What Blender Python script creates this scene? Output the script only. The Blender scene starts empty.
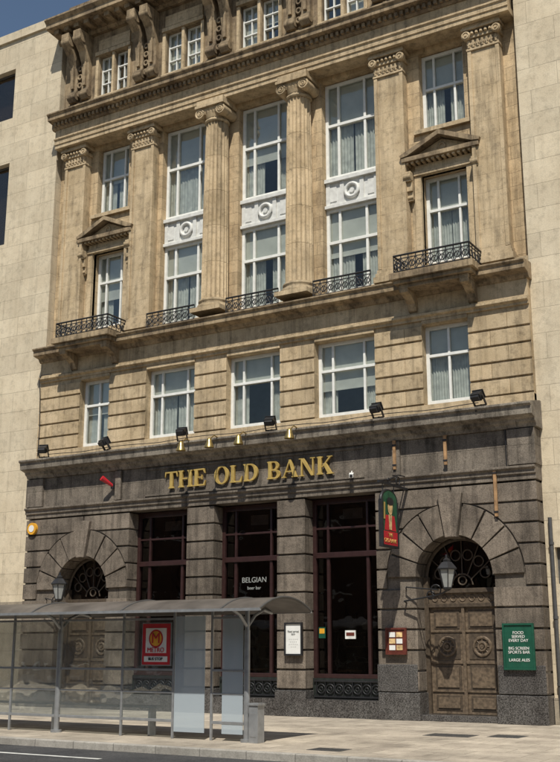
import bpy, math, random
from mathutils import Vector, Matrix
random.seed(7)
C=0.22                      # facade centre line
BAY=[C-5.5,C-2.75,C,C+2.75,C+5.5]
COL=[C-6.82,C-4.12,C-1.375,C+1.375,C+4.12,C+6.78]
XL,XR=-7.44,7.84
sc=bpy.context.scene
# ------------------------------------------------------------------ materials
def nmat(name):
    m=bpy.data.materials.new(name);m.use_nodes=True
    nt=m.node_tree;return m,nt,nt.nodes,nt.links,nt.nodes["Principled BSDF"]
def simple(name,col,rough=.5,metal=0,var=.15,scale=8,bump=0.0,spec=.5,emit=None):
    m,nt,n,l,b=nmat(name)
    g=n.new("ShaderNodeNewGeometry");no=n.new("ShaderNodeTexNoise");no.inputs["Scale"].default_value=scale;no.inputs["Detail"].default_value=4
    l.new(g.outputs["Position"],no.inputs["Vector"])
    mr=n.new("ShaderNodeMapRange");mr.inputs[1].default_value=.3;mr.inputs[2].default_value=.7;mr.inputs[3].default_value=1-var;mr.inputs[4].default_value=1+var
    l.new(no.outputs["Fac"],mr.inputs[0])
    mx=n.new("ShaderNodeVectorMath");mx.operation='SCALE';mx.inputs[0].default_value=col[:3]
    l.new(mr.outputs[0],mx.inputs["Scale"]);l.new(mx.outputs[0],b.inputs["Base Color"])
    b.inputs["Roughness"].default_value=rough;b.inputs["Metallic"].default_value=metal
    b.inputs["Specular IOR Level"].default_value=spec
    if bump:
        bp=n.new("ShaderNodeBump");bp.inputs["Strength"].default_value=bump;bp.inputs["Distance"].default_value=.01
        l.new(no.outputs["Fac"],bp.inputs["Height"]);l.new(bp.outputs[0],b.inputs["Normal"])
    return m
def math_(n,l,op,a,b=None,c=None):
    x=n.new("ShaderNodeMath");x.operation=op
    for i,v in enumerate((a,b,c)):
        if v is None:continue
        if isinstance(v,(int,float)):x.inputs[i].default_value=v
        else:l.new(v,x.inputs[i])
    return x.outputs[0]
def stone(name,c1,c2,brick=None,island=0.0,streak=.45,rough=.85,bump=.35,mortar=.55,blockvar=.12,spec=.25,speck=0.1,flat=False,off=.5,soot=.0):
    m,nt,n,l,b=nmat(name)
    g=n.new("ShaderNodeNewGeometry");sx=n.new("ShaderNodeSeparateXYZ");l.new(g.outputs["Position"],sx.inputs[0])
    n1=n.new("ShaderNodeTexNoise");n1.inputs["Scale"].default_value=1.1;n1.inputs["Detail"].default_value=6;n1.inputs["Roughness"].default_value=.7
    l.new(g.outputs["Position"],n1.inputs["Vector"])
    cr=n.new("ShaderNodeMix");cr.data_type='RGBA'
    cr.inputs[6].default_value=(*c1,1);cr.inputs[7].default_value=(*c2,1)
    f=n.new("ShaderNodeMapRange");f.inputs[1].default_value=.38;f.inputs[2].default_value=.62;l.new(n1.outputs["Fac"],f.inputs[0])
    l.new(f.outputs[0],cr.inputs[0])
    # vertical rain streaks
    sv=n.new("ShaderNodeVectorMath");sv.operation='MULTIPLY';sv.inputs[1].default_value=(4.5,4.5,.35) if not flat else (.6,.6,.6)
    l.new(g.outputs["Position"],sv.inputs[0])
    n2=n.new("ShaderNodeTexNoise");n2.inputs["Scale"].default_value=1.3;n2.inputs["Detail"].default_value=6;n2.inputs["Roughness"].default_value=.65
    l.new(sv.outputs[0],n2.inputs["Vector"])
    s=n.new("ShaderNodeMapRange");s.inputs[1].default_value=.48;s.inputs[2].default_value=.70;s.inputs[3].default_value=1;s.inputs[4].default_value=1-streak
    l.new(n2.outputs["Fac"],s.inputs[0])
    n3=n.new("ShaderNodeTexNoise");n3.inputs["Scale"].default_value=38;n3.inputs["Detail"].default_value=2
    l.new(g.outputs["Position"],n3.inputs["Vector"])
    s3=n.new("ShaderNodeMapRange");s3.inputs[1].default_value=.3;s3.inputs[2].default_value=.7;s3.inputs[3].default_value=1-speck;s3.inputs[4].default_value=1+speck
    l.new(n3.outputs["Fac"],s3.inputs[0])
    fac=math_(n,l,'MULTIPLY',s.outputs[0],s3.outputs[0])
    # blotchy grime at hand scale
    n4=n.new("ShaderNodeTexNoise");n4.inputs["Scale"].default_value=5.5;n4.inputs["Detail"].default_value=5;n4.inputs["Roughness"].default_value=.7
    l.new(g.outputs["Position"],n4.inputs["Vector"])
    s4=n.new("ShaderNodeMapRange");s4.inputs[1].default_value=.5;s4.inputs[2].default_value=.75;s4.inputs[3].default_value=1.03;s4.inputs[4].default_value=1-.25-soot*.5
    l.new(n4.outputs["Fac"],s4.inputs[0]);fac=math_(n,l,'MULTIPLY',fac,s4.outputs[0])
    if soot:
        # soot and lichen settle on up-facing ledges
        sn=n.new("ShaderNodeSeparateXYZ");l.new(g.outputs["Normal"],sn.inputs[0])
        s5=n.new("ShaderNodeMapRange");s5.inputs[1].default_value=.1;s5.inputs[2].default_value=.7;s5.inputs[3].default_value=1;s5.inputs[4].default_value=1-soot
        l.new(sn.outputs[2],s5.inputs[0]);fac=math_(n,l,'MULTIPLY',fac,s5.outputs[0])
    height=math_(n,l,'ADD',n3.outputs["Fac"],n4.outputs["Fac"])
    if island:
        ir=math_(n,l,'MULTIPLY_ADD',g.outputs["Random Per Island"],2*island,1-island)
        fac=math_(n,l,'MULTIPLY',fac,ir)
    if brick:
        cx=n.new("ShaderNodeCombineXYZ")
        if flat:
            l.new(sx.outputs[0],cx.inputs[0]);l.new(sx.outputs[1],cx.inputs[1])
        else:
            l.new(math_(n,l,'ADD',sx.outputs[0],sx.outputs[1]),cx.inputs[0]);l.new(sx.outputs[2],cx.inputs[1])
        bt=n.new("ShaderNodeTexBrick");bt.inputs["Scale"].default_value=1;bt.inputs["Brick Width"].default_value=brick[0];bt.inputs["Row Height"].default_value=brick[1]
        bt.inputs["Mortar Size"].default_value=brick[2];bt.inputs["Mortar Smooth"].default_value=.3;bt.offset=off
        bt.inputs["Color1"].default_value=(1-blockvar,)*3+(1,);bt.inputs["Color2"].default_value=(1+blockvar,)*3+(1,);bt.inputs["Mortar"].default_value=(mortar,)*3+(1,)
        l.new(cx.outputs[0],bt.inputs["Vector"])
        bw=n.new("ShaderNodeRGBToBW");l.new(bt.outputs["Color"],bw.inputs[0])
        fac=math_(n,l,'MULTIPLY',fac,bw.outputs[0])
        inv=math_(n,l,'MULTIPLY',bt.outputs["Fac"],-2.0)
        height=math_(n,l,'ADD',height,inv)
    vm=n.new("ShaderNodeVectorMath");vm.operation='SCALE';l.new(cr.outputs[2],vm.inputs[0]);l.new(fac,vm.inputs["Scale"])
    l.new(vm.outputs[0],b.inputs["Base Color"])
    bp=n.new("ShaderNodeBump");bp.inputs["Strength"].default_value=bump;bp.inputs["Distance"].default_value=.008
    l.new(height,bp.inputs["Height"]);l.new(bp.outputs[0],b.inputs["Normal"])
    b.inputs["Roughness"].default_value=rough;b.inputs["Specular IOR Level"].default_value=spec
    return m
def glassm(name,trans=(.75,.8,.8),refl=.12,rough=.02,diff=None,dfac=0,fr=.6):
    m=bpy.data.materials.new(name);m.use_nodes=True;nt=m.node_tree;n=nt.nodes;l=nt.links;n.clear()
    o=n.new("ShaderNodeOutputMaterial");t=n.new("ShaderNodeBsdfTransparent");t.inputs[0].default_value=(*trans,1)
    gl=n.new("ShaderNodeBsdfGlossy");gl.inputs["Roughness"].default_value=rough;gl.inputs[0].default_value=(1,.97,.92,1)
    lw=n.new("ShaderNodeLayerWeight");lw.inputs[0].default_value=.35
    g=n.new("ShaderNodeNewGeometry");no=n.new("ShaderNodeTexNoise");no.inputs["Scale"].default_value=1.4;l.new(g.outputs["Position"],no.inputs["Vector"])
    bp=n.new("ShaderNodeBump");bp.inputs["Strength"].default_value=.25;bp.inputs["Distance"].default_value=.03;l.new(no.outputs["Fac"],bp.inputs["Height"]);l.new(bp.outputs[0],gl.inputs["Normal"])
    a=n.new("ShaderNodeMath");a.operation='MULTIPLY_ADD';a.inputs[1].default_value=fr;a.inputs[2].default_value=refl;l.new(lw.outputs["Fresnel"],a.inputs[0]);a.use_clamp=True
    mx=n.new("ShaderNodeMixShader");l.new(a.outputs[0],mx.inputs[0]);l.new(t.outputs[0],mx.inputs[1]);l.new(gl.outputs[0],mx.inputs[2])
    last=mx.outputs[0]
    if diff:
        d=n.new("ShaderNodeBsdfDiffuse");d.inputs[0].default_value=(*diff,1)
        m2=n.new("ShaderNodeMixShader");m2.inputs[0].default_value=dfac;l.new(last,m2.inputs[1]);l.new(d.outputs[0],m2.inputs[2]);last=m2.outputs[0]
    l.new(last,o.inputs[0]);return m
M={}
M['sand']=stone('sandstone_wall',(.54,.415,.26),(.42,.31,.185),brick=(1.1,.36,.007),streak=.42,mortar=.55,soot=.35)
M['sandp']=stone('sandstone_plain',(.56,.44,.285),(.44,.335,.205),brick=(1.25,.48,.005),mortar=.68,blockvar=.07,streak=.45,soot=.45)
M['sandb']=stone('sandstone_blocks',(.56,.44,.285),(.44,.335,.205),island=.13,streak=.42,soot=.45)
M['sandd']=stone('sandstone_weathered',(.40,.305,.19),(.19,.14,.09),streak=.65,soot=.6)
M['gran']=stone('dark_stone_blocks',(.205,.17,.135),(.125,.103,.082),island=.20,streak=.55,bump=.6,speck=.28,soot=.35)
M['granp']=stone('dark_stone_plain',(.21,.178,.143),(.125,.105,.085),brick=(1.45,.86,.006),mortar=.55,blockvar=.12,streak=.6,bump=.6,speck=.25,soot=.35)
M['granc']=stone('weathered_cornice',(.30,.265,.215),(.13,.11,.09),streak=.7,bump=.6,speck=.2,soot=.25)
M['polish']=stone('polished_granite',(.10,.095,.09),(.065,.06,.057),streak=.3,rough=.25,bump=.05,speck=.8,spec=.5)
M['lime']=stone('limestone_ashlar',(.62,.535,.395),(.55,.465,.335),brick=(1.35,.62,.009),streak=.14,mortar=.72,blockvar=.08,speck=.06)
M['limeb']=stone('limestone_base',(.34,.29,.22),(.26,.225,.175),brick=(1.35,.5,.010),streak=.3,mortar=.6)
M['pave']=stone('paving_flags',(.44,.385,.31),(.335,.29,.235),brick=(.9,.6,.008),streak=.4,mortar=.45,blockvar=.15,flat=True,bump=.25)
M['kerb']=stone('kerb_granite',(.38,.36,.32),(.29,.27,.24),brick=(.9,4,.01),streak=.2,flat=True,off=0)
M['road']=stone('asphalt',(.066,.065,.065),(.045,.045,.047),streak=.25,flat=True,speck=.35,bump=.6)
M['ground']=stone('ground_mat',(.12,.115,.10),(.09,.085,.075),streak=.25,flat=True)
M['brick']=stone('opposite_brick',(.20,.12,.085),(.15,.09,.065),brick=(.23,.075,.01),streak=.3)
M['white']=simple('white_paint',(.76,.76,.72),.45,var=.08)
M['cream']=simple('spandrel_paint',(.64,.64,.61),.55,var=.14,bump=.2)
M['black']=simple('black_iron',(.018,.018,.02),.45,var=.3)
M['darkfr']=simple('dark_red_frame',(.035,.016,.015),.35,var=.2)
M['dgreen']=simple('dark_green_panel',(.02,.025,.022),.4,var=.3)
M['gold']=simple('gold_leaf',(.60,.42,.13),.4,metal=.4,var=.15)
M['brass']=simple('brass',(.55,.40,.15),.3,metal=.9,var=.15)
M['wood']=simple('door_wood',(.125,.092,.062),.5,var=.45,scale=14,bump=.4)
M['woodd']=simple('door_wood_dark',(.07,.052,.036),.5,var=.35,scale=14,bump=.3)
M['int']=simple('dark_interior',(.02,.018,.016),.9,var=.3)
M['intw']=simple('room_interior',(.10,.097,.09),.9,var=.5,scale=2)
M['blind']=simple('blind_fabric',(.74,.73,.68),.8,var=.10,scale=3)
M['curt']=simple('curtain_fabric',(.70,.70,.66),.85,var=.2,scale=6)
M['glass']=glassm('window_glass',(.84,.86,.85),.04,fr=.20)
M['glassd']=glassm('dark_window_glass',(.50,.47,.45),.035,fr=.5)
M['sglass']=glassm('shelter_glass',(.88,.91,.91),.04,diff=(.6,.66,.68),dfac=.05,fr=.45)
M['frost']=glassm('frosted_glass',(.8,.86,.9),.05,.15,diff=(.60,.68,.74),dfac=.5)
M['alu']=simple('shelter_aluminium',(.30,.31,.32),.4,metal=.4,var=.15)
M['alud']=simple('shelter_dark_metal',(.09,.09,.09),.45,metal=.3,var=.15)
M['roof']=simple('shelter_roof_sheet',(.10,.088,.078),.42,var=.4,scale=2,spec=.4)
M['red']=simple('red_paint',(.50,.02,.03),.4,var=.08)
M['signw']=simple('sign_white',(.75,.75,.72),.45,var=.06)
M['signg']=simple('sign_green',(.010,.075,.045),.4,var=.15)
M['signr']=simple('menu_red',(.12,.03,.02),.4,var=.25)
M['paint']=simple('road_paint',(.55,.55,.52),.7,var=.25,scale=5)
M['slate']=simple('roof_slate',(.06,.06,.065),.7,var=.3)
M['rust']=simple('weathered_wood',(.34,.20,.095),.7,var=.4,scale=6)
M['yellow']=simple('yellow_plastic',(.7,.35,.03),.4)
M['skin']=simple('portrait_paint',(.60,.42,.20),.6,var=.5,scale=9)
M['lampg']=simple('lamp_glass',(.30,.31,.30),.15,var=.1)
M['navy']=simple('sign_dark_green',(.02,.09,.045),.4,var=.3,scale=9)
# ------------------------------------------------------------------ mesh builder
class Bt:
    def __init__(s,*mats): s.v=[];s.f=[];s.mi=[];s.sm=[];s.mats=list(mats) or ['sandp'];s.m=0
    def use(s,k):
        if k not in s.mats:s.mats.append(k)
        s.m=s.mats.index(k);return s
    def add(s,vs,fs,smooth=False):
        o=len(s.v);s.v+=[tuple(v) for v in vs];s.f+=[tuple(i+o for i in f) for f in fs];s.mi+=[s.m]*len(fs);s.sm+=[smooth]*len(fs)
    def box(s,x0,x1,y0,y1,z0,z1):
        if x0>x1:x0,x1=x1,x0
        if y0>y1:y0,y1=y1,y0
        if z0>z1:z0,z1=z1,z0
        s.add([(x0,y0,z0),(x1,y0,z0),(x1,y1,z0),(x0,y1,z0),(x0,y0,z1),(x1,y0,z1),(x1,y1,z1),(x0,y1,z1)],
              [(0,3,2,1),(4,5,6,7),(0,1,5,4),(1,2,6,5),(2,3,7,6),(3,0,4,7)])
    def px(s,prof,x0,x1):   # profile (y,z) extruded in x
        n=len(prof)
        s.add([(x0,y,z) for y,z in prof]+[(x1,y,z) for y,z in prof],[(i,(i+1)%n,(i+1)%n+n,i+n) for i in range(n)]+[tuple(range(n))[::-1],tuple(range(n,2*n))])
    def py(s,poly,y0,y1):   # polygon (x,z) extruded in y
        n=len(poly)
        s.add([(x,y0,z) for x,z in poly]+[(x,y1,z) for x,z in poly],[(i,(i+1)%n,(i+1)%n+n,i+n) for i in range(n)]+[tuple(range(n))[::-1],tuple(range(n,2*n))])
    def cyl(s,p0,p1,r,n=8,r1=None,smooth=True,cap=True):
        p0=Vector(p0);p1=Vector(p1);d=(p1-p0).normalized();a=d.orthogonal().normalized();b=d.cross(a)
        r1=r if r1 is None else r1
        vs=[p0+(a*math.cos(2*math.pi*i/n)+b*math.sin(2*math.pi*i/n))*r for i in range(n)]+[p1+(a*math.cos(2*math.pi*i/n)+b*math.sin(2*math.pi*i/n))*r1 for i in range(n)]
        s.add(vs,[(i,(i+1)%n,(i+1)%n+n,i+n) for i in range(n)],smooth)
        if cap:s.add(vs,[tuple(range(n))[::-1],tuple(range(n,2*n))])
    def tube(s,pts,r,n=6):
        for a,b in zip(pts[:-1],pts[1:]):s.cyl(a,b,r,n)
    def torus(s,c,R,r,ax='y',N=18,n=6,a0=0,a1=2*math.pi,sx=1,sz=1):
        full=abs(a1-a0-2*math.pi)<1e-4;vs=[];cnt=N if full else N+1
        for i in range(cnt):
            t=a0+(a1-a0)*i/N
            for j in range(n):
                p=2*math.pi*j/n;rr=R+r*math.cos(p);h=r*math.sin(p);u,w=rr*math.cos(t)*sx,rr*math.sin(t)*sz
                vs.append({'y':(c[0]+u,c[1]+h,c[2]+w),'x':(c[0]+h,c[1]+u,c[2]+w),'z':(c[0]+u,c[1]+w,c[2]+h)}[ax])
        fs=[]
        for i in range(N):
            k=(i+1)%cnt
            for j in range(n):fs.append((i*n+j,i*n+(j+1)%n,k*n+(j+1)%n,k*n+j))
        s.add(vs,fs,True)
    def lathe(s,cx,cy,prof,n=24,flute=0,fd=.03,smooth=True):
        vs=[];N=n
        for r,z in prof:
            for i in range(N):
                t=2*math.pi*i/N
                rr=r-(fd*abs(math.sin(flute*t/2))**.7 if flute else 0)
                vs.append((cx+rr*math.cos(t),cy+rr*math.sin(t),z))
        fs=[]
        for k in range(len(prof)-1):
            for i in range(N):fs.append((k*N+i,k*N+(i+1)%N,(k+1)*N+(i+1)%N,(k+1)*N+i))
        s.add(vs,fs,smooth);s.add([vs[i] for i in range(N)]+vs[-N:],[tuple(range(N))[::-1],tuple(range(N,2*N))])
    def obj(s,name,parent=None,bevel=0,loc=None,rot=None):
        me=bpy.data.meshes.new(name);me.from_pydata(s.v,[],s.f);me.validate()
        for k in s.mats:me.materials.append(M[k])
        for p,mi,sm in zip(me.polygons,s.mi,s.sm):p.material_index=mi;p.use_smooth=sm
        me.update()
        import bmesh
        bm=bmesh.new();bm.from_mesh(me);bmesh.ops.recalc_face_normals(bm,faces=bm.faces);bm.to_mesh(me);bm.free()
        o=bpy.data.objects.new(name,me);sc.collection.objects.link(o)
        if parent:o.parent=parent
        if loc:o.location=loc
        if rot:o.rotation_euler=rot
        if bevel:
            b=o.modifiers.new("bevel",'BEVEL');b.width=bevel;b.segments=2;b.limit_method='ANGLE';b.angle_limit=math.radians(40)
        return o
def empty(name):
    e=bpy.data.objects.new(name,None);sc.collection.objects.link(e);return e
def wall(b,x0,x1,y0,y1,z0,z1,ops):
    ops=sorted(ops);xs=x0
    cols={}
    for o in ops:cols.setdefault((o[0],o[1]),[]).append(o)
    for (a,c),os in sorted(cols.items()):
        if a>xs:b.box(xs,a,y0,y1,z0,z1)
        zz=z0
        for o in sorted(os,key=lambda q:q[2]):
            if o[2]>zz:b.box(a,c,y0,y1,zz,o[2])
            zz=o[3]
        if z1>zz:b.box(a,c,y0,y1,zz,z1)
        xs=c
    if x1>xs:b.box(xs,x1,y0,y1,z0,z1)
bank=empty("bank_building")
frames=Bt('white');glass=Bt('glass');rooms=Bt('intw');blinds=Bt('blind')
def window(cx,w,z0,z1,y,vm=(),hz=(),t=.06,fr=.09,blind=None,cur=False):
    """white window, frame front at y"""
    x0,x1=cx-w/2,cx+w/2
    frames.box(x0,x0+fr,y,y+.10,z0,z1);frames.box(x1-fr,x1,y,y+.10,z0,z1)
    frames.box(x0+fr,x1-fr,y+.002,y+.098,z0,z0+fr*1.2);frames.box(x0+fr,x1-fr,y+.002,y+.098,z1-fr,z1)
    for v in vm:
        xx=x0+w*v;frames.box(xx-t/2,xx+t/2,y+.004,y+.09,z0+fr*1.2,z1-fr)
    for h in hz:
        zz=z0+(z1-z0)*h;frames.box(x0+fr,x1-fr,y-.012,y+.085,zz-t*.6,zz+t*.6)
    glass.box(x0+fr*.5,x1-fr*.5,y+.055,y+.062,z0+.03,z1-.03)
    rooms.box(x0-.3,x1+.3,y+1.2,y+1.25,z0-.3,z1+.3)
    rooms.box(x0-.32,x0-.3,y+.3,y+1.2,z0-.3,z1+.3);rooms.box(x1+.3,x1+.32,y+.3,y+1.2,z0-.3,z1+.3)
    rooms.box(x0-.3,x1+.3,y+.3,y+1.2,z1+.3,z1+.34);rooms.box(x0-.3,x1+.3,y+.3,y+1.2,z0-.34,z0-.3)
    if blind:
        blinds.use('blind');blinds.box(x0+.05,x1-.05,y+.12,y+.125,z1-(z1-z0)*blind,z1-.02)
        blinds.box(x0+.05,x1-.05,y+.112,y+.135,z1-(z1-z0)*blind-.03,z1-(z1-z0)*blind)
    if cur:
        blinds.use('curt')
        for a,s in ((x0+.04,1),(x1-.04,-1)):
            k=random.uniform(.26,.56)*w if cur!=2 else .49*w
            nn=17;pr=[]
            for i in range(nn):
                pr.append((a+s*k*i/nn,y+.17+.035*(i%2)+random.uniform(0,.015)))
            for i in range(nn-1):
                (xa,ya),(xb,yb)=pr[i],pr[i+1]
                blinds.add([(xa,ya,z0+.05),(xb,yb,z0+.05),(xb,yb,z1-.05),(xa,ya,z1-.05)],[(0,1,2,3)])
# ================================================================= GROUND FLOOR
YG=-.47
ge=[(-3.62,-1.66),(-.80,1.13),(1.93,3.88)]
gx=[(a+b)/2 for a,b in ge];gws=[b-a for a,b in ge]
dx=[BAY[0]+.02,BAY[4]+.09];dr=.93;zs=3.17
zt=5.22
blk=Bt('gran');core=Bt('granp');pol=Bt('polish')
# piers between the openings
edges=[(dx[0]+dr,ge[0][0]),(ge[0][1],ge[1][0]),(ge[1][1],ge[2][0]),(ge[2][1],dx[1]-dr)]
rows=[];z=.62
nr=10;rh=(zt-.62)/nr
for i in range(nr):rows.append((.62+i*rh,.62+(i+1)*rh))
G=.022
for (a,b_) in (edges[1],edges[2]):
    core.box(a+.05,b_-.05,YG+.06,.3,0,zt)
    for i,(p,q) in enumerate(rows):blk.box(a,b_,YG,.05,p+G,q-G)
    pol.box(a-.03,b_+.03,YG-.05,.05,0,.60)
# door piers with arch
def arch_bay(cx,xa,xb):
    R=dr+.72;Yc=YG+.05
    core.box(xa+.04,cx-dr-.03,Yc,.3,0,zt);core.box(cx+dr+.03,xb-.04,Yc,.3,0,zt)
    N=24;pts=[(cx+(dr+.03)*math.cos(math.pi*i/N),zs+(dr+.03)*math.sin(math.pi*i/N)) for i in range(N+1)]
    for i in range(N):
        (x1,z1),(x0,z0)=pts[i],pts[i+1]
        core.py([(x0,z0),(x1,z1),(x1,zt),(x0,zt)],Yc,.3)
    for k,(p,q) in enumerate(rows):
        p+=G;q-=G
        for side in (-1,1):
            outer=xa if side<0 else xb
            if q<=zs+.05:
                inner=cx+side*dr
                blk.box(outer,inner,YG,.05,p,q)
                continue
            pl=[]
            for j in range(7):
                zz=p+(q-p)*j/6;h=zz-zs
                w=math.sqrt(max(0,(R+.03)**2-h*h)) if h<R+.03 else 0
                if h<0:w=R+.03
                pl.append((cx+side*max(w,.02),zz))
            if abs(pl[0][0]-cx)>=abs(outer-cx)-.05 and abs(pl[-1][0]-cx)>=abs(outer-cx)-.05:continue
            pl=[(x if abs(x-cx)<abs(outer-cx)-.02 else outer-side*.02,zz) for x,zz in pl]
            poly=pl+[(outer,q),(outer,p)]
            blk.py(poly,YG,.05)
    nv=9
    for i in range(nv):
        a0=math.pi*i/nv+.014;a1=math.pi*(i+1)/nv-.014
        key=(i==nv//2);Ro=R if not key else R+.25
        yy=YG-.02-(.08 if key else (.012 if i%2 else 0))
        lim=lambda x:max(xa+.01,min(xb-.01,x))
        inn=[(cx+(dr-(.05 if key else 0))*math.cos(a0+(a1-a0)*j/4),zs+(dr-(.05 if key else 0))*math.sin(a0+(a1-a0)*j/4)) for j in range(5)]
        out=[(lim(cx+Ro*math.cos(a0+(a1-a0)*j/4)),min(zt-.02,zs+Ro*math.sin(a0+(a1-a0)*j/4))) for j in range(5)][::-1]
        blk.py(inn+out,yy,.12)
    for (a,b_) in ((xa,cx-dr),(cx+dr,xb)):
        pol.box(a-(.0 if a==xa else .03),b_+(.03 if b_==cx-dr else 0),YG-.05,.05,0,.60)
arch_bay(dx[0],XL,edges[0][1]);arch_bay(dx[1],edges[3][0],XR)
blk.obj("rusticated_blocks",bank,.022);core.obj("ground_floor_wall",bank);
pol.box(edges[3][0]-.02,dx[1]-dr-.02,YG-.03,.0,.62,1.22);pol.box(dx[1]+dr+.02,XR-.02,YG-.03,0,.62,1.22)
pol.obj("granite_plinth",bank,.012)
# entablature of the pub front
ent=Bt('granp')
ent.px([(.3,5.24),(YG-.02,5.24),(YG-.02,5.36),(YG-.06,5.37),(YG-.06,5.46),(YG-.12,5.50),(YG-.12,5.55),(YG+.03,5.57),(YG+.03,6.42),(.3,6.42)],XL-.02,XR+.02)
for x0,x1 in ((XL-.04,XL+.6),(XR-.6,XR+.04),(BAY[0]+1.15,BAY[0]+1.35),(BAY[4]-1.35,BAY[4]-1.15)):
    ent.box(x0,x1,YG-.05,.2,5.58,6.40)
ent.box(-3.1,3.6,YG-.0,.1,5.60,5.66);ent.box(-3.1,3.6,YG-.0,.1,6.32,6.38)
ent.obj("shopfront_entablature",bank,.01)
cor=Bt('granc')
cor.px([(.3,6.42),(YG-.02,6.42),(YG-.06,6.50),(YG-.12,6.54),(YG-.14,6.60),(YG-.34,6.66),(YG-.36,6.84),(YG-.42,6.88),(YG-.42,6.93),(-.15,7.08),(.3,7.08)],XL-.06,XR+.1)
cor.obj("shopfront_cornice",bank,.008)
# ground windows
gf=Bt('darkfr');gg=Bt('glassd');gp=Bt('dgreen','black');gi=Bt('int')
for i,cx in enumerate(gx):
    gw=gws[i];x0,x1=cx-gw/2,cx+gw/2;y=-.06
    gf.box(x0,x0+.10,y,y+.14,.45,5.22);gf.box(x1-.10,x1,y,y+.14,.45,5.22)
    gf.box(x0+.1,x1-.1,y+.002,y+.138,5.08,5.22)
    gf.box(x0+.1,x1-.1,y-.03,y+.135,3.75,3.88);gf.box(x0+.1,x1-.1,y-.03,y+.135,.88,.98)
    for v in (.22,.78):
        gf.box(x0+gw*v-.04,x0+gw*v+.04,y+.004,y+.13,.98,3.75);gf.box(x0+gw*v-.03,x0+gw*v+.03,y+.004,y+.13,3.88,5.08)
    gf.box(x0+.1,x1-.1,y+.006,y+.12,4.45,4.50)
    gg.box(x0+.05,x1-.05,y+.07,y+.078,.98,5.1)
    gp.use('dgreen').box(x0,x1,-.10,.1,.38,.88);gp.use('polish').box(x0,x1,YG-.02,-.1,.0,.40)
    gp.use('black')
    gp.box(x0+.05,x1-.05,-.15,-.11,.44,.475);gp.box(x0+.05,x1-.05,-.15,-.11,.80,.835)
    k=7
    for j in range(k):
        xx=x0+.12+(gw-.24)*(j+.5)/k
        gp.torus((xx,-.13,.638),.105,.014);gp.torus((xx,-.13,.638),.045,.012,N=10)
        gp.box(xx-.135,xx-.12,-.145,-.115,.475,.80)
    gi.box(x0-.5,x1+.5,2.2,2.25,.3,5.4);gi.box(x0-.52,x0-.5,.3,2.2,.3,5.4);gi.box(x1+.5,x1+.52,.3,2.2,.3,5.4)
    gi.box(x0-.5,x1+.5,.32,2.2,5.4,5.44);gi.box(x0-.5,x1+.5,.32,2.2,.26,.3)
    # hanging extractor / fascia sign inside the top light, tables and a shelf inside
    blinds.use('curt').box(x0+gw*.36,x0+gw*.64,.25,.26,4.72,4.98)
    gi.use('wood');
    for t in (.25,.7):
        gi.cyl((x0+gw*t,.9,.3),(x0+gw*t,.9,1.02),.04,8);gi.cyl((x0+gw*t,.9,1.02),(x0+gw*t,.9,1.06),.32,16)
    gi.box(x0-.4,x1+.4,1.9,2.15,1.6,1.64);gi.box(x0-.4,x1+.4,1.9,2.15,2.2,2.24)
    gi.use('lampg')
    for q in range(9):
        xx=x0-.2+(gw+.4)*q/8;gi.cyl((xx,2.0,1.64+.6*(q%2)),(xx,2.0,1.88+.6*(q%2)),.045,8,.03)
    gi.use('int')
gf.obj("pub_window_frames",bank,.008);gg.obj("pub_window_glass",bank);gp.obj("stall_riser_grilles",bank);gi.obj("pub_interior",bank)
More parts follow.
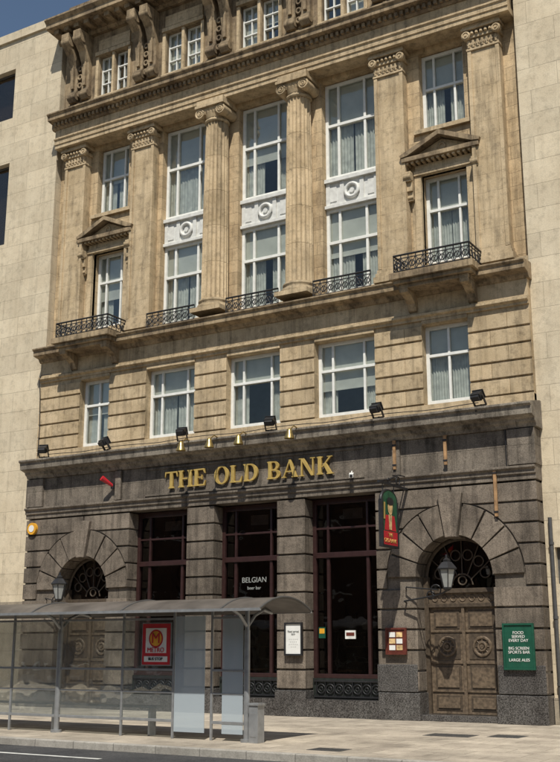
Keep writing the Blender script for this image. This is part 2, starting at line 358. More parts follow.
# doors
dr_=Bt('wood','woodd','black','glassd','int')
for cx in dx:
    y=.0;w=dr
    dr_.use('woodd');dr_.box(cx-w-.02,cx-w+.10,y-.02,y+.2,.12,3.2);dr_.box(cx+w-.10,cx+w+.02,y-.02,y+.2,.12,3.2)
    dr_.use('wood')
    for s in (-1,1):
        a,b_=(cx-w+.10,cx-.008) if s<0 else (cx+.008,cx+w-.10)
        dr_.box(a,b_,y+.06,y+.12,.14,2.50)
        m=(a+b_)/2;hw=(b_-a)/2
        dr_.use('woodd')
        for (z0,z1) in ((.22,.55),(.66,1.22),(1.34,1.90),(2.02,2.42)):
            dr_.box(m-hw+.10,m+hw-.10,y+.045,y+.065,z0,z1)
        dr_.use('wood')
        for (z0,z1) in ((.27,.50),(.72,1.16),(2.07,2.37)):
            dr_.box(m-hw+.15,m+hw-.15,y+.02,y+.05,z0,z1)
        dr_.torus((m,y+.05,1.62),.20,.04);dr_.torus((m,y+.04,1.62),.09,.035,N=12)
        dr_.cyl((m,y+.0,1.62),(m,y+.06,1.62),.05,10)
        for q in range(8):
            t=q*math.pi/4;dr_.cyl((m+.1*math.cos(t),y+.04,1.62+.1*math.sin(t)),(m+.2*math.cos(t),y+.04,1.62+.2*math.sin(t)),.014,5)
        for (z0,z1) in ((.62,.66),(1.24,1.30),(1.94,1.98)):dr_.box(a+.02,b_-.02,y+.03,y+.07,z0,z1)
    dr_.box(cx-.035,cx+.035,y+.0,y+.055,.14,2.50)
    dr_.use('woodd').box(cx-w+.1,cx+w-.1,y-.02,y+.16,2.50,2.58);dr_.use('wood').box(cx-w+.1,cx+w-.1,y+.03,y+.14,2.58,2.82)
    for j in range(7):
        dr_.torus((cx-w+.25+(2*w-.5)*j/6,y+.03,2.70),.065,.018,N=12)
    dr_.use('woodd').box(cx-w+.1,cx+w-.1,y-.05,y+.16,2.82,2.92)
    dr_.use('glassd')
    N=20;pl=[(cx+(w)*math.cos(math.pi*i/N),3.17+(w)*math.sin(math.pi*i/N)) for i in range(N+1)]
    dr_.py([(cx+w,2.92)]+pl+[(cx-w,2.92)],y+.12,y+.125)
    dr_.use('woodd')
    dr_.torus((cx,y+.06,3.17),w-.04,.05,a0=0,a1=math.pi,N=20)
    for q in range(1,6):
        t=math.pi*q/6;dr_.cyl((cx+.25*math.cos(t),y+.07,3.0+.25*math.sin(t)),(cx+(w-.05)*math.cos(t),y+.07,3.17+(w-.05)*math.sin(t)),.016,5)
    for q in range(6):
        t=math.pi*(q+.5)/6;dr_.torus((cx+.58*math.cos(t),y+.07,3.12+.58*math.sin(t)),.12,.018,N=12);
    dr_.torus((cx,y+.07,3.0),.25,.022,a0=0,a1=math.pi,N=12);dr_.torus((cx,y+.07,3.1),.1,.02,N=12)
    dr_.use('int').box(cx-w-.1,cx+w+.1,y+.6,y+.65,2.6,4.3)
dr_.obj("entrance_doors",bank,.006)
st=Bt('polish');
for cx in dx:
    st.box(cx-dr,cx+dr,-.42,.3,0,.13)
st.obj("door_steps",bank,.01)
# ================================================================= FIRST FLOOR
Y1=-.24
fo=[]
ws=[1.12,1.70,1.70,1.74,1.2]
for cx,w in zip(BAY,ws):fo.append((cx-w/2,cx+w/2,7.28,9.29))
fw=Bt('sandp');wall(fw,XL,XR,Y1+.05,.25,7.02,9.40,fo)
fw.obj("first_floor_wall",bank)
fb=Bt('sandb')
xs=[XL]+[v for o in fo for v in (o[0],o[1])]+[XR]
rows1=[7.28+i*(2.01/5) for i in range(6)]
for i in range(0,len(xs),2):
    a,b_=xs[i],xs[i+1]
    for k,(p,q) in enumerate(zip(rows1[:-1],rows1[1:])):
        sp_=a+(b_-a)*(.36 if k%2 else .64)
        fb.box(a-.002,sp_-.003,Y1,.2,p+.022,q-.022);fb.box(sp_+.003,b_+.002,Y1,.2,p+.022,q-.022)
fb.box(XL,XR,Y1+.002,.04,7.06,7.27)
for o in fo:
    fb.box(o[0]+.01,o[1]-.01,Y1+.003,.19,9.295,9.40)
fb.obj("first_floor_rustication",bank,.014)
for i,(cx,w) in enumerate(zip(BAY,ws)):
    window(cx,w,7.30,9.29,.02,vm=(.5,) if i in(0,4) else (.24,.76),hz=(.62,),blind=[.5,.38,.38,.62,.38][i],cur=(1,2,1,1,2)[i])
e2=Bt('sandp')
e2.px([(.3,9.40),(Y1-.01,9.40),(Y1-.01,9.46),(Y1-.09,9.50),(Y1-.09,9.56),(Y1,9.58),(Y1,10.02),(.3,10.02)],XL,XR)
e2.obj("string_course",bank,.006)
e3=Bt('sandd')
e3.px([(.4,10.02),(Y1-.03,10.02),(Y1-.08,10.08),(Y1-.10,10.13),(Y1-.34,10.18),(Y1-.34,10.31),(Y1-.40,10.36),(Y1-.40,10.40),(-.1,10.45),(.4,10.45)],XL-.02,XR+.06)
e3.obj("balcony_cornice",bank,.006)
e4=Bt('sandp')
wall(e4,XL,XR,-.02,.5,10.44,10.66,[])
# ================================================================= MAIN ORDER
YW=.22
ops=[]
mw=1.62
for i in (1,2,3):ops.append((BAY[i]-mw/2,BAY[i]+mw/2,10.72,16.98))
for i in (0,4):
    cx=BAY[i];ops.append((cx-.62,cx+.62,11.0,13.42));ops.append((cx-.62,cx+.62,14.72,16.98))
mwl=Bt('sand')
wall(mwl,XL,XR,YW,.62,10.66,17.1,ops)
mwl.obj("main_storey_wall",bank)
pil=Bt('sandp');cap=Bt('sandp')
for i in (0,1,4,5):
    cx=COL[i];w=.42
    pil.box(cx-w,cx+w,-.05,YW+.05,10.98,16.42)
    pil.box(cx-w,cx-w+.10,-.085,-.04,10.99,16.41);pil.box(cx+w-.10,cx+w,-.085,-.04,10.99,16.41)
    e4.box(cx-w-.10,cx+w+.10,-.17,YW+.02,10.62,10.78)
    e4.box(cx-w-.06,cx+w+.06,-.13,YW+.02,10.78,10.88);e4.box(cx-w-.03,cx+w+.03,-.09,YW+.02,10.88,10.98)
    cap.box(cx-w-.02,cx+w+.02,-.10,YW+.04,16.42,16.48)
    cap.box(cx-w,cx+w,-.08,YW+.04,16.48,16.74)
    for j in range(7):
        xx=cx-w+.06+(2*w-.12)*j/6
        cap.cyl((xx,-.085,16.50),(xx,-.11,16.68),.035,6);cap.torus((xx,-.11,16.60),.04,.018,N=8,n=5)
    cap.box(cx-w-.05,cx+w+.05,-.14,YW+.04,16.74,16.84)
    for s in (-1,1):
        cap.cyl((cx+s*(w-.02),-.20,16.82),(cx+s*(w-.02),-.06,16.82),.12,14)
        cap.torus((cx+s*(w-.02),-.20,16.82),.085,.025,N=14);cap.cyl((cx+s*(w-.02),-.225,16.82),(cx+s*(w-.02),-.19,16.82),.035,8)
    for j in range(5):
        cap.cyl((cx-.24+.12*j,-.15,16.90),(cx-.24+.12*j,-.165,16.83),.045,8)
    cap.box(cx-w-.10,cx+w+.10,-.22,YW+.04,16.95,17.02);cap.box(cx-w-.07,cx+w+.07,-.19,YW+.04,17.02,17.10)
pil.obj("pilasters",bank,.008)
cols=Bt('sandb')
cy=-.07
for i in (2,3):
    cx=COL[i];z0=10.62
    cols.box(cx-.50,cx+.50,cy-.50,.25,z0,z0+.12)
    cols.lathe(cx,cy,[(.49,z0+.12),(.50,z0+.17),(.49,z0+.22),(.44,z0+.24),(.42,z0+.28),(.45,z0+.31),(.46,z0+.34),(.44,z0+.38),(.40,z0+.40)],32)
    H0,H1=z0+.40,16.42
    nd=5
    for d_ in range(nd):
        prof=[]
        for k in range(4):
            t=(d_+k/3)/nd;zz=H0+(H1-H0)*t+(.004 if k==0 and d_ else 0)-(.004 if k==3 and d_<nd-1 else 0)
            prof.append((.385-.055*t**1.6,zz))
        cols.lathe(cx,cy,prof,160,flute=20,fd=.045,smooth=False)
    cols.lathe(cx,cy,[(.33,16.42),(.37,16.45),(.37,16.49),(.33,16.52),(.33,16.56),(.42,16.68),(.42,16.72)],32)
    for s in (-1,1):
        yy=cy-.36;X=cx+s*.36
        cols.cyl((X,yy-.03,16.70),(X,yy+.62,16.70),.155,18)
        cols.torus((X,yy-.03,16.70),.135,.028,N=18);cols.torus((X+s*-.01,yy-.035,16.70),.07,.024,N=14);cols.cyl((X,yy-.06,16.70),(X,yy,16.70),.035,8)
    cols.box(cx-.36,cx+.36,cy-.38,cy+.3,16.74,16.86)
    for j in range(5):
        cols.cyl((cx-.2+.1*j,cy-.40,16.74),(cx-.2+.1*j,cy-.36,16.66),.04,8)
    cols.box(cx-.50,cx+.50,cy-.46,.3,16.86,16.94);cols.box(cx-.46,cx+.46,cy-.42,.3,16.94,17.10)
cols.obj("ionic_columns",bank,.0)
cap.obj("pilaster_capitals",bank,.006)
# main windows + spandrels
sp=Bt('cream')
for i in (1,2,3):
    cx=BAY[i];y=.44
    window(cx,mw,10.74,13.20,y,vm=(.25,.75),hz=(.60,),t=.07,blind=[None,.40,.40,.55][i],cur=(0,2,1,1)[i])
    window(cx,mw,14.06,16.96,y,vm=(.25,.75),hz=(.56,),t=.07,blind=[None,.44,.6,.44][i],cur=(0,1,1,2)[i])
    a,b_=cx-mw/2,cx+mw/2
    sp.box(a,b_,y-.02,y+.12,13.20,14.06)
    sp.box(a,b_,y-.10,y-.01,13.20,13.29);sp.box(a,b_,y-.12,y-.01,13.95,14.06)
    for q in (a+.02,b_-.14,cx-.36,cx+.24):sp.box(q,q+.12,y-.06,y-.015,13.295,13.945)
    sp.torus((cx,y-.05,13.62),.19,.055,N=22,n=8)
    for q in range(14):
        t=2*math.pi*q/14;sp.torus((cx+.19*math.cos(t),y-.07,13.62+.19*math.sin(t)),.03,.022,N=8,n=5)
    sp.cyl((cx,y-.06,13.62),(cx,y-.0,13.62),.07,12)
    for s in (-1,1):
        sp.box(cx+s*.575-.10,cx+s*.575+.10,y-.04,y-.015,13.40,13.84)
sp.obj("spandrel_panels",bank,.006)
# side bays
sb=Bt('sandp')
for i in (0,4):
    cx=BAY[i]
    window(cx,1.24,14.74,16.96,.44,vm=(.27,.73),hz=(.55,),blind=.45 if i else .5,cur=True)
    window(cx,1.24,11.02,13.42,.44,vm=(.27,.73),hz=(.62,),blind=.38 if i else .6,cur=2 if i else 1)
    sb.box(cx-.78,cx+.78,YW-.10,YW+.2,14.60,14.72)
    for s in (-1,1):
        sb.box(cx+s*.62,cx+s*.80,YW-.10,YW+.1,10.68,13.42)
        sb.box(cx+s*.80,cx+s*.90,YW-.05,YW+.1,10.68,13.42)
        for (z0,z1,d) in ((12.75,13.0,.16),(13.0,13.25,.22),(13.25,13.52,.30)):
            sb.box(cx+s*.82,cx+s*1.0,YW-d,YW+.05,z0,z1)
        sb.cyl((cx+s*.81,YW-.26,13.38),(cx+s*1.01,YW-.26,13.38),.10,12);sb.cyl((cx+s*.81,YW-.14,12.84),(cx+s*1.01,YW-.14,12.84),.06,10)
    sb.box(cx-.80,cx+.80,YW-.14,YW+.1,13.42,13.54)
    sb.box(cx-.78,cx+.78,YW-.09,YW+.1,13.54,13.72)
    for j in range(14):
        xx=cx-.92+1.84*j/13;sb.box(xx-.035,xx+.035,YW-.28,YW,13.72,13.78)
    sb.use('sandd').box(cx-1.05,cx+1.05,YW-.34,YW+.1,13.78,13.90)
    P=1.07;pz=13.90;ph=.46
    sb.use('sandp').py([(cx-P+.12,pz),(cx+P-.12,pz),(cx,pz+ph-.06)],YW-.12,YW+.1)
    sb.use('sandd')
    for s in (-1,1):
        sb.py([(cx+s*P,pz+.002),(cx+s*(P+.03),pz+.075),(cx,pz+ph+.10),(cx,pz+ph-.03),(cx+s*(P-.2),pz+.03)],YW-.36,YW+.1)
    sb.use('sandp').torus((cx,YW-.13,pz+.18),.09,.03,N=14)
sb.obj("pedimented_surrounds",bank,.006)
bs=Bt('sandd')
for i in (0,4):
    cx=BAY[i]
    bs.box(cx-1.08,cx+1.08,-1.02,-.1,10.30,10.47);bs.box(cx-1.0,cx+1.0,-.94,-.1,10.20,10.30);bs.box(cx-.9,cx+.9,-.84,-.1,10.10,10.20)
    for s in (-1,1):
        bs.px([(-.2,9.60),(-.32,9.66),(-.40,9.82),(-.62,9.95),(-.82,10.0),(-.84,10.10),(-.2,10.10)],cx+s*.78-.11,cx+s*.78+.11)
bs.obj("balcony_slabs",bank,.01)
e4.obj("order_pedestals",bank,.006)
# iron balcony rails
ir=Bt('black')
def rail(x0,x1,y,z,side=0):
    h=.46
    def seg(p,q):
        p=Vector(p);q=Vector(q);L=(q-p).length;n=max(2,round(L/.20))
        for zz,r in ((z+.05,.016),(z+h,.025),(z+h-.09,.013)):
            ir.cyl(p+Vector((0,0,zz)),q+Vector((0,0,zz)),r,6)
        for k in range(n+1):
            c=p+(q-p)*k/n;ir.cyl(c+Vector((0,0,z)),c+Vector((0,0,z+h)),.014,5)
            if k<n and abs((q-p).x)>.1:
                m=p+(q-p)*(k+.5)/n
                ir.torus((m.x,m.y,z+.21),.075,.015,N=12,n=5)
                ir.cyl((m.x-.08,m.y,z+.06),(m.x+.08,m.y,z+.36),.011,5);ir.cyl((m.x+.08,m.y,z+.06),(m.x-.08,m.y,z+.36),.011,5)
            elif k<n:
                m=p+(q-p)*(k+.5)/n;ir.torus((m.x,m.y,z+.21),.075,.015,ax='x',N=12,n=5)
    seg((x0,y,0),(x1,y,0))
    if side:
        seg((x0,y,0),(x0,y+side,0));seg((x1,y,0),(x1,y+side,0))
for i in (1,2,3):rail(BAY[i]-.84,BAY[i]+.84,-.30,10.48)
for i in (0,4):rail(BAY[i]-.98,BAY[i]+.98,-.92,10.47,.8)
ir.obj("balcony_railings",bank)
# ================================================================= ENTABLATURE & ATTIC
en=Bt('sandp')
YE=-.33
en.px([(.6,17.10),(YE,17.10),(YE,17.22),(YE-.03,17.23),(YE-.03,17.36),(YE-.07,17.39),(YE-.07,17.43),(YE,17.45),(YE,17.74),(.6,17.74)],XL+.15,XR-.05)
en.obj("main_entablature",bank,.004)
ec=Bt('sandd')
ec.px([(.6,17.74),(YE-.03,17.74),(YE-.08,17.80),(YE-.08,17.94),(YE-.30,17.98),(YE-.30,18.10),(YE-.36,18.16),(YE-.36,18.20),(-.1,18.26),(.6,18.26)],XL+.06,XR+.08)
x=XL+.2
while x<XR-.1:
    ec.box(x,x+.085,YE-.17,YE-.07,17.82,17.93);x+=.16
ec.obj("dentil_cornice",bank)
YA=.05
ao=[]
for i in range(5):
    for s in (-.36,.36):
        cx=BAY[i]+s*(1 if 0<i<4 else .9);w=.30 if 0<i<4 else .27
        ao.append((cx-w,cx+w,18.72,20.15))
        window(cx,2*w,18.74,20.15,YA+.12,vm=(.5,),hz=(.33,.66),t=.035,fr=.045,blind=random.choice([None,.5,.9]))
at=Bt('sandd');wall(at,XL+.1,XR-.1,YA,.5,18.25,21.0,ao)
for i in range(5):
    cx=BAY[i];o=ao[2*i];p=ao[2*i+1]
    at.use('sandp')
    at.box(o[0]-.12,p[1]+.12,YA-.10,YA+.05,18.60,18.71)
    at.box(o[0]-.12,p[1]+.12,YA-.12,YA+.05,20.16,20.30)
    for q in ((o[0]-.12,o[0]-.01),(o[1]+.01,p[0]-.01),(p[1]+.01,p[1]+.12)):
        at.box(q[0],q[1],YA-.07,YA+.02,18.71,20.16)
    at.box(o[0]-.05,p[1]+.05,YA-.05,YA+.02,20.36,20.74)
    at.use('sandd')
for cx in COL:
    for s in (-.25,.25):
        a,b_=cx+s-.15,cx+s+.15
        at.px([(YA+.02,18.72),(YA-.16,18.74),(YA-.24,18.86),(YA-.22,19.02),(YA-.14,19.15),(YA-.14,19.6),(YA-.20,20.0),(YA-.36,20.35),(YA-.58,20.58),(YA-.66,20.75),(YA-.66,20.98),(YA+.02,20.98)],a,b_)
        at.cyl((a-.02,YA-.50,20.72),(b_+.02,YA-.50,20.72),.16,14);at.cyl((a-.02,YA-.14,18.92),(b_+.02,YA-.14,18.92),.12,12)
        at.box(cx+s-.05,cx+s+.05,YA-.22,YA,19.2,20.2)
    at.box(cx-.48,cx+.48,YA-.09,YA+.02,18.27,18.70);
    for k in range(4):at.torus((cx,YA-.10,19.9-.3*k),.08,.04,N=10,n=6)
at.obj("attic_storey",bank,.008)
tc=Bt('sandd')
tc.px([(.6,21.0),(YA-.12,21.0),(YA-.20,21.08),(YA-.20,21.2),(YA-.82,21.26),(YA-.82,21.42),(YA-.92,21.52),(YA-.92,21.58),(YA+.0,21.68),(.6,21.68)],XL-.12,XR+.16)
x=XL+.1
while x<XR-.2:
    tc.box(x,x+.2,YA-.66,YA-.15,21.1,21.25);x+=.42
tc.box(XL+.05,XR-.05,.1,.5,21.66,22.5)
tc.obj("crowning_cornice",bank,.006)
bd=Bt('sand','slate');bd.box(XL+.01,XR-.01,3.4,12,-.2,22.0);bd.box(XL+.01,XL+.2,.2,3.4,0,22);bd.box(XR-.2,XR-.01,.2,3.4,0,22)
bd.box(XL+.2,XR-.2,.6,3.4,6.6,6.7);bd.box(XL+.2,XR-.2,.7,3.4,10.1,10.2);bd.box(XL+.2,XR-.2,.7,3.4,17.1,17.2)
bd.use('slate').px([(.4,22.4),(3.5,24.5),(9,24.5),(12,22.0),(.4,22.0)],XL+.1,XR-.1);bd.obj("rear_and_roof",bank)
frames.obj("white_window_frames",bank,.006);glass.obj("window_panes",bank);rooms.obj("rooms",bank);blinds.obj("blinds_and_curtains",bank)
# ================================================================= NAME LETTERS
def letters(txt,x0,x1,zb,h,y0,dep,mat,name,parent=None):
    b=Bt(mat);s=.21;t=.085
    cnt=[0]
    def poly(p,ox,k):
        cnt[0]+=1;yy=y0-dep-(cnt[0]%9)*.0009
        b.py([(ox+x*h*k,zb+z*h) for x,z in p],yy,y0)
    def R(a,c,d,e):return [(a,d),(c,d),(c,e),(a,e)]
    def band(cx,cz,rx,rz,ix,iz,a0,a1,n=18):
        out=[]
        for i in range(n):
            p=math.radians(a0+(a1-a0)*i/n);q=math.radians(a0+(a1-a0)*(i+1)/n)
            out.append([(cx+ix*math.cos(p),cz+iz*math.sin(p)),(cx+rx*math.cos(p),cz+rz*math.sin(p)),(cx+rx*math.cos(q),cz+rz*math.sin(q)),(cx+ix*math.cos(q),cz+iz*math.sin(q))])
        return out
    def stem(x,w=s,top=True,bot=True):
        o=[R(x,x+w,0,1)]
        if bot:o.append([(x-.08,0),(x+w+.08,0),(x+w+.08,.05),(x+w,.11),(x,.11),(x-.08,.05)])
        if top:o.append([(x-.08,1),(x-.08,.95),(x,.89),(x+w,.89),(x+w+.08,.95),(x+w+.08,1)])
        return o
    L={'T':(.86,stem(.325,top=False)+[R(0,.86,.90,1),[(0,.9),(.09,.9),(.02,.66),(0,.66)],[(.86,.9),(.77,.9),(.84,.66),(.86,.66)]]),
       'H':(.98,stem(.08)+stem(.69)+[R(.29,.69,.46,.55)]),
       'E':(.84,stem(.08)+[R(.29,.76,0,.085),R(.29,.74,.915,1),R(.29,.58,.46,.54),[(.76,0),(.82,.30),(.78,.30),(.66,.08)],[(.76,1),(.78,.72),(.74,.72),(.64,.92)],R(.54,.59,.36,.64)]),
       'O':(.98,band(.49,.5,.48,.53,.26,.45,0,360,30)),
       'L':(.80,stem(.08)+[R(.29,.74,0,.085),[(.74,0),(.80,.34),(.76,.34),(.62,.08)]]),
       'D':(.96,stem(.08)+band(.40,.5,.53,.5,.30,.415,-90,90)+[R(.29,.40,0,.085),R(.29,.40,.915,1)]),
       'B':(.86,stem(.08)+band(.42,.735,.33,.265,.13,.185,-90,90)+band(.44,.26,.39,.275,.17,.185,-90,90)+[R(.29,.44,0,.075),R(.29,.42,.92,1),R(.29,.44,.46,.54)]),
       'A':(.98,[[(.06,0),(.14,0),(.50,.90),(.46,1)],[(.42,1),(.56,1),(.94,0),(.70,0)],R(.22,.72,.30,.37),R(-.02,.24,0,.06),R(.60,1.0,0,.06)]),
       'N':(1.0,[R(.12,.20,0,1),R(.80,.88,0,1),[(.08,1),(.32,1),(.88,.0),(.74,0)],R(.02,.30,0,.06),R(.68,.98,.94,1),R(0,.2,.94,1)]),
       'K':(.98,stem(.08)+[[(.29,.40),(.76,.97),(.88,.97),(.36,.40)],[(.38,.56),(.54,.66),(.94,0),(.68,0)],R(.62,.94,.94,1),R(.60,1.0,0,.06)]),' ':(.42,[])}
    gap=.07;tot=sum(L[c][0]+gap for c in txt)-gap;k=(x1-x0)/(tot*h);ox=x0
    for c in txt:
        for p in L[c][1]:poly(p,ox,k)
        ox+=(L[c][0]+gap)*h*k
    return b.obj(name,parent,.004)
letters("THE OLD BANK",-2.38,2.78,5.76,.46,YG+.0,.06,'gold',"gold_lettering_sign")
def font(txt,size,loc,mat,name,parent=None,rot=(math.radians(90),0,0),align='CENTER',ext=.004):
    c=bpy.data.curves.new(name,'FONT');c.body=txt;c.size=size;c.align_x=align;c.align_y='CENTER';c.extrude=ext;c.space_line=.95
    c.materials.append(M[mat]);o=bpy.data.objects.new(name,c);sc.collection.objects.link(o);o.location=loc;o.rotation_euler=rot
    if parent:o.parent=parent
    return o
font("BELGIAN",.19,(gx[1],.0,3.28),'lampg',"window_lettering",bank)
font("beer bar",.12,(gx[1],.0,3.08),'lampg',"window_lettering_small",bank)
# ================================================================= FITTINGS
def flood(x,y,z):
    b=Bt('black');b.box(-.12,.12,-.10,.08,.16,.34);b.box(-.14,.14,-.125,-.10,.14,.36);b.use('lampg').box(-.115,.115,-.13,-.125,.165,.335)
    b.use('black');b.box(-.155,-.135,-.03,.03,0,.27);b.box(.135,.155,-.03,.03,0,.27);b.box(-.155,.155,-.03,.03,0,.02);b.box(-.02,.02,-.02,.3,.0,.03)
    b.px([(.08,.18),(.14,.2),(.14,.3),(.08,.32)],-.1,.1)
    return b.obj("floodlight",loc=(x,y,z),rot=(random.uniform(-.7,-.4),0,math.pi+random.uniform(-.5,.5)))
for x in (-6.75,-4.35,-1.75,1.05,4.1,6.7):flood(x,-.62,7.0)
def spot(x):
    b=Bt('brass');b.tube([(0,0,.42),(0,-.22,.46),(0,-.40,.34)],.016)
    b.lathe(0,-.44,[(.02,.36),(.06,.33),(.08,.24),(.12,.14),(.13,.10)],16)
    return b.obj("sign_spotlight",loc=(x,-.80,6.50))
for x in (-1.35,-.45,.45,1.95):spot(x)
b=Bt('yellow');b.cyl((0,0,0),(0,-.09,0),.17,20);b.use('signw').cyl((0,-.09,0),(0,-.10,0),.10,16);b.obj("alarm_box",loc=(-7.15,YG-.0,4.95))
b=Bt('red');b.cyl((0,0,0),(-.16,-.30,.20),.04,10,.08);b.use('black').box(-.05,.05,-.03,.05,-.08,.08);b.obj("alarm_bell",loc=(-4.2,YG-.05,5.98))
b=Bt('signw');b.box(-.05,.05,-.32,-.08,-.05,.04);b.use('black').cyl((0,-.32,-.005),(0,-.36,-.005),.035,10);b.use('signw').cyl((0,0,.06),(0,-.15,.03),.015,6);b.obj("security_camera",loc=(BAY[3]+.3,YG+.0,5.72),rot=(.3,0,.4))
for x,z0,z1 in ((4.45,5.72,6.42),(5.75,5.72,6.42),(6.92,4.45,5.55)):
    b=Bt('rust');b.box(-.035,.035,-.05,0,z0,z1);b.use('black').box(-.05,.05,-.06,-.045,z0+.08,z0+.12);b.box(-.05,.05,-.06,-.045,z1-.14,z1-.10);b.obj("timber_batten",loc=(x,YG-.04,0))
# cables on the facade
b=Bt('black')
pts=[(-7.36,-.26,7.15),(-7.34,-.26,8.0),(-7.38,-.27,9.0),(-7.40,-.32,9.5),(-7.30,-.34,9.62),(-6.9,-.33,9.60)]
b.tube(pts,.014,5)
pts=[];
for k in range(30):
    x=-6.7+13.3*k/29;pts.append((x,-.50,7.06+.05*abs(math.sin(x*1.15))))
b.tube(pts,.010,5)
b.tube([(7.2,YG-.02,5.4),(7.2,YG-.02,6.4)],.012,5)
b.obj("facade_cables",bank)
# lanterns
def lantern(x,z,bx,s=1):
    b=Bt('black')
    b.tube([(bx-x,.62,-.35),(bx-x+.02,.45,-.32),(-.35*s,.2,-.22),(-.12*s,.05,-.18),(0,0,-.12)],.02)
    b.tube([(bx-x,.62,-.05),(bx-x+.05*s,.5,.0),(-.3*s,.2,-.1)],.016)
    b.torus((-.40*s,.3,-.10),.12,.016,N=16);b.torus((-.58*s,.42,-.20),.09,.016,N=14)
    b.lathe(0,0,[(.03,-.14),(.10,-.10),(.11,-.06)],6,smooth=False)
    b.use('lampg').lathe(0,0,[(.10,-.06),(.19,.32)],6,smooth=False)
    b.use('black')
    for i in range(6):
        t=2*math.pi*i/6;b.cyl((.10*math.cos(t),.10*math.sin(t),-.06),(.195*math.cos(t),.195*math.sin(t),.32),.012,5)
    b.lathe(0,0,[(.23,.32),(.24,.35),(.13,.48),(.08,.50),(.09,.54),(.03,.58),(.02,.66)],6,smooth=False)
    return b.obj("wall_lantern",loc=(x,YG-.62,z))
lantern(BAY[4]+.18,2.95,dx[1]-dr-.25);lantern(BAY[0]-.2,2.95,dx[0]-dr-.3)
# hanging pub sign (board perpendicular to the wall, arched top)
b=Bt('black')
b.box(-.03,.03,-1.55,0,1.42,1.47);b.tube([(0,0,1.75),(0,-.5,1.72),(0,-1.0,1.55),(0,-1.5,1.46)],.016);b.torus((0,-.5,1.58),.1,.014,ax='x');b.torus((0,-1.0,1.53),.055,.012,ax='x')
b.cyl((0,-.75,1.42),(0,-.75,1.20),.012);b.cyl((0,-1.35,1.42),(0,-1.35,1.20),.012)
b.box(-.05,.05,-1.48,-.62,0,.05);b.box(-.05,.05,-1.48,-1.43,.05,1.05);b.box(-.05,.05,-.67,-.62,.05,1.05)
b.torus((0,-1.05,1.05),.405,.04,ax='x',a0=0,a1=math.pi,sz=.62)
arc=[(-1.05+.40*math.cos(math.pi*i/12),1.05+.24*math.sin(math.pi*i/12)) for i in range(13)]
b.use('navy').px([(-1.43,.36),(-.67,.36)]+arc,-.03,.03)
b.use('red').box(-.032,.032,-1.43,-.67,.05,.36)
for s in (-1,1):
    def shp(mat,pts,k):
        b.use(mat).add([(s*(.032+.004*k),y,z) for y,z in pts],[tuple(range(len(pts)))])
    el=lambda cy_,cz_,ry,rz:[(cy_+ry*math.cos(t*.3142),cz_+rz*math.sin(t*.3142)) for t in range(20)]
    shp('red',[(-1.36,.38),(-.74,.38),(-.82,.72),(-1.28,.72)],1)
    shp('skin',[(-1.12,.40),(-.98,.40),(-.96,.74),(-1.14,.74)],2)
    shp('skin',el(-1.05,.90,.13,.17),3);shp('black',el(-1.05,1.04,.18,.09),4)
    shp('gold',[(-1.40,.62),(-1.32,.62),(-1.30,1.0),(-1.38,1.0)],2)
b.use('black')
ps=b.obj("hanging_pub_sign",loc=(4.72,YG,3.78))
font("THE\nOLD BANK",.13,(.036,-1.05,.21),'gold',"lettering",ps,rot=(math.radians(90),0,math.radians(90)))
def board(name,x,z,w,h,fm,im,lines=None,lm='gold',fs=.105):
    b=Bt(fm);t=.04
    b.box(-w/2,w/2,-.06,0,-h/2,-h/2+t);b.box(-w/2,w/2,-.06,0,h/2-t,h/2);b.box(-w/2,-w/2+t,-.06,0,-h/2+t,h/2-t);b.box(w/2-t,w/2,-.06,0,-h/2+t,h/2-t)
    b.use(im).box(-w/2+t,w/2-t,-.035,0,-h/2+t,h/2-t)
    o=b.obj(name,loc=(x,YG-.055,z))
    if lines:font(lines,h*fs,(0,-.042,0),lm,"lettering",o)
    return o
board("green_notice_board",7.28,1.62,.70,.98,'signg','signg',"FOOD\nSERVED\nEVERY DAY\n\nBIG SCREEN\nSPORTS BAR\n\nLARGE ALES",'signw',.088)
board("white_notice_board",edges[2][0]+.52,1.80,.50,.78,'black','signw',"Food served\ndaily\n\n-  -  -  -  -\n-  -  -  -\n-  -  -  -  -\n-  -  -",'lampg',.08)
mb=board("menu_board",edges[3][0]+.50,1.74,.52,.60,'signr','signr')
b=Bt('skin')
for k in range(6):
    u,v_=k%2,k//2;b.use('signw' if k in (0,3,4) else 'skin').box(-.17+u*.18,-.02+u*.18,-.045,-.036,-.20+v_*.145,-.09+v_*.145)
b.obj("leaflets",mb)
b=Bt('signg');b.box(-.09,.09,-.02,0,-.13,.13);b.use('yellow').box(-.07,.07,-.024,-.02,-.02,.10);b.obj("window_sticker",loc=(ge[2][0]+.22,.0,1.95))
b=Bt('curt');b.box(-.14,.14,-.02,0,-.10,.10);b.use('signr').box(-.11,.11,-.024,-.02,-.03,.05);b.obj("window_sticker",loc=(gx[2]+.02,.0,1.9))
# ================================================================= NEIGHBOURS
nl=empty("left_stone_building")
b=Bt('lime')
lo=[]
for z0,z1 in ((4.6,7.2),(9.6,12.4),(14.4,17.3),(18.95,20.8)):
    for k in range(6):lo.append((-11.9-4.2*k,-9.55-4.2*k,z0,z1))
wall(b,-34,XL-.005,-.06,.5,2.9,21.9,lo);b.box(-34,XL-.005,-.14,.5,21.9,22.2)
b.use('limeb').box(-34,XL-.005,-.12,.5,0,2.9);b.use('lime').box(-34,XL-.01,.5,12,0,21.9);b.obj("walls",nl)
b=Bt('alud','glassd')
for o in lo:
    b.use('alud');b.box(o[0],o[1],.15,.22,o[2],o[2]+.07);b.box(o[0],o[1],.15,.22,o[3]-.07,o[3])
    for q in (o[0],(o[0]+o[1])/2,o[1]-.07):b.box(q,q+.07,.152,.218,o[2]+.07,o[3]-.07)
    b.use('glassd').box(o[0],o[1],.18,.19,o[2]+.05,o[3]-.05)
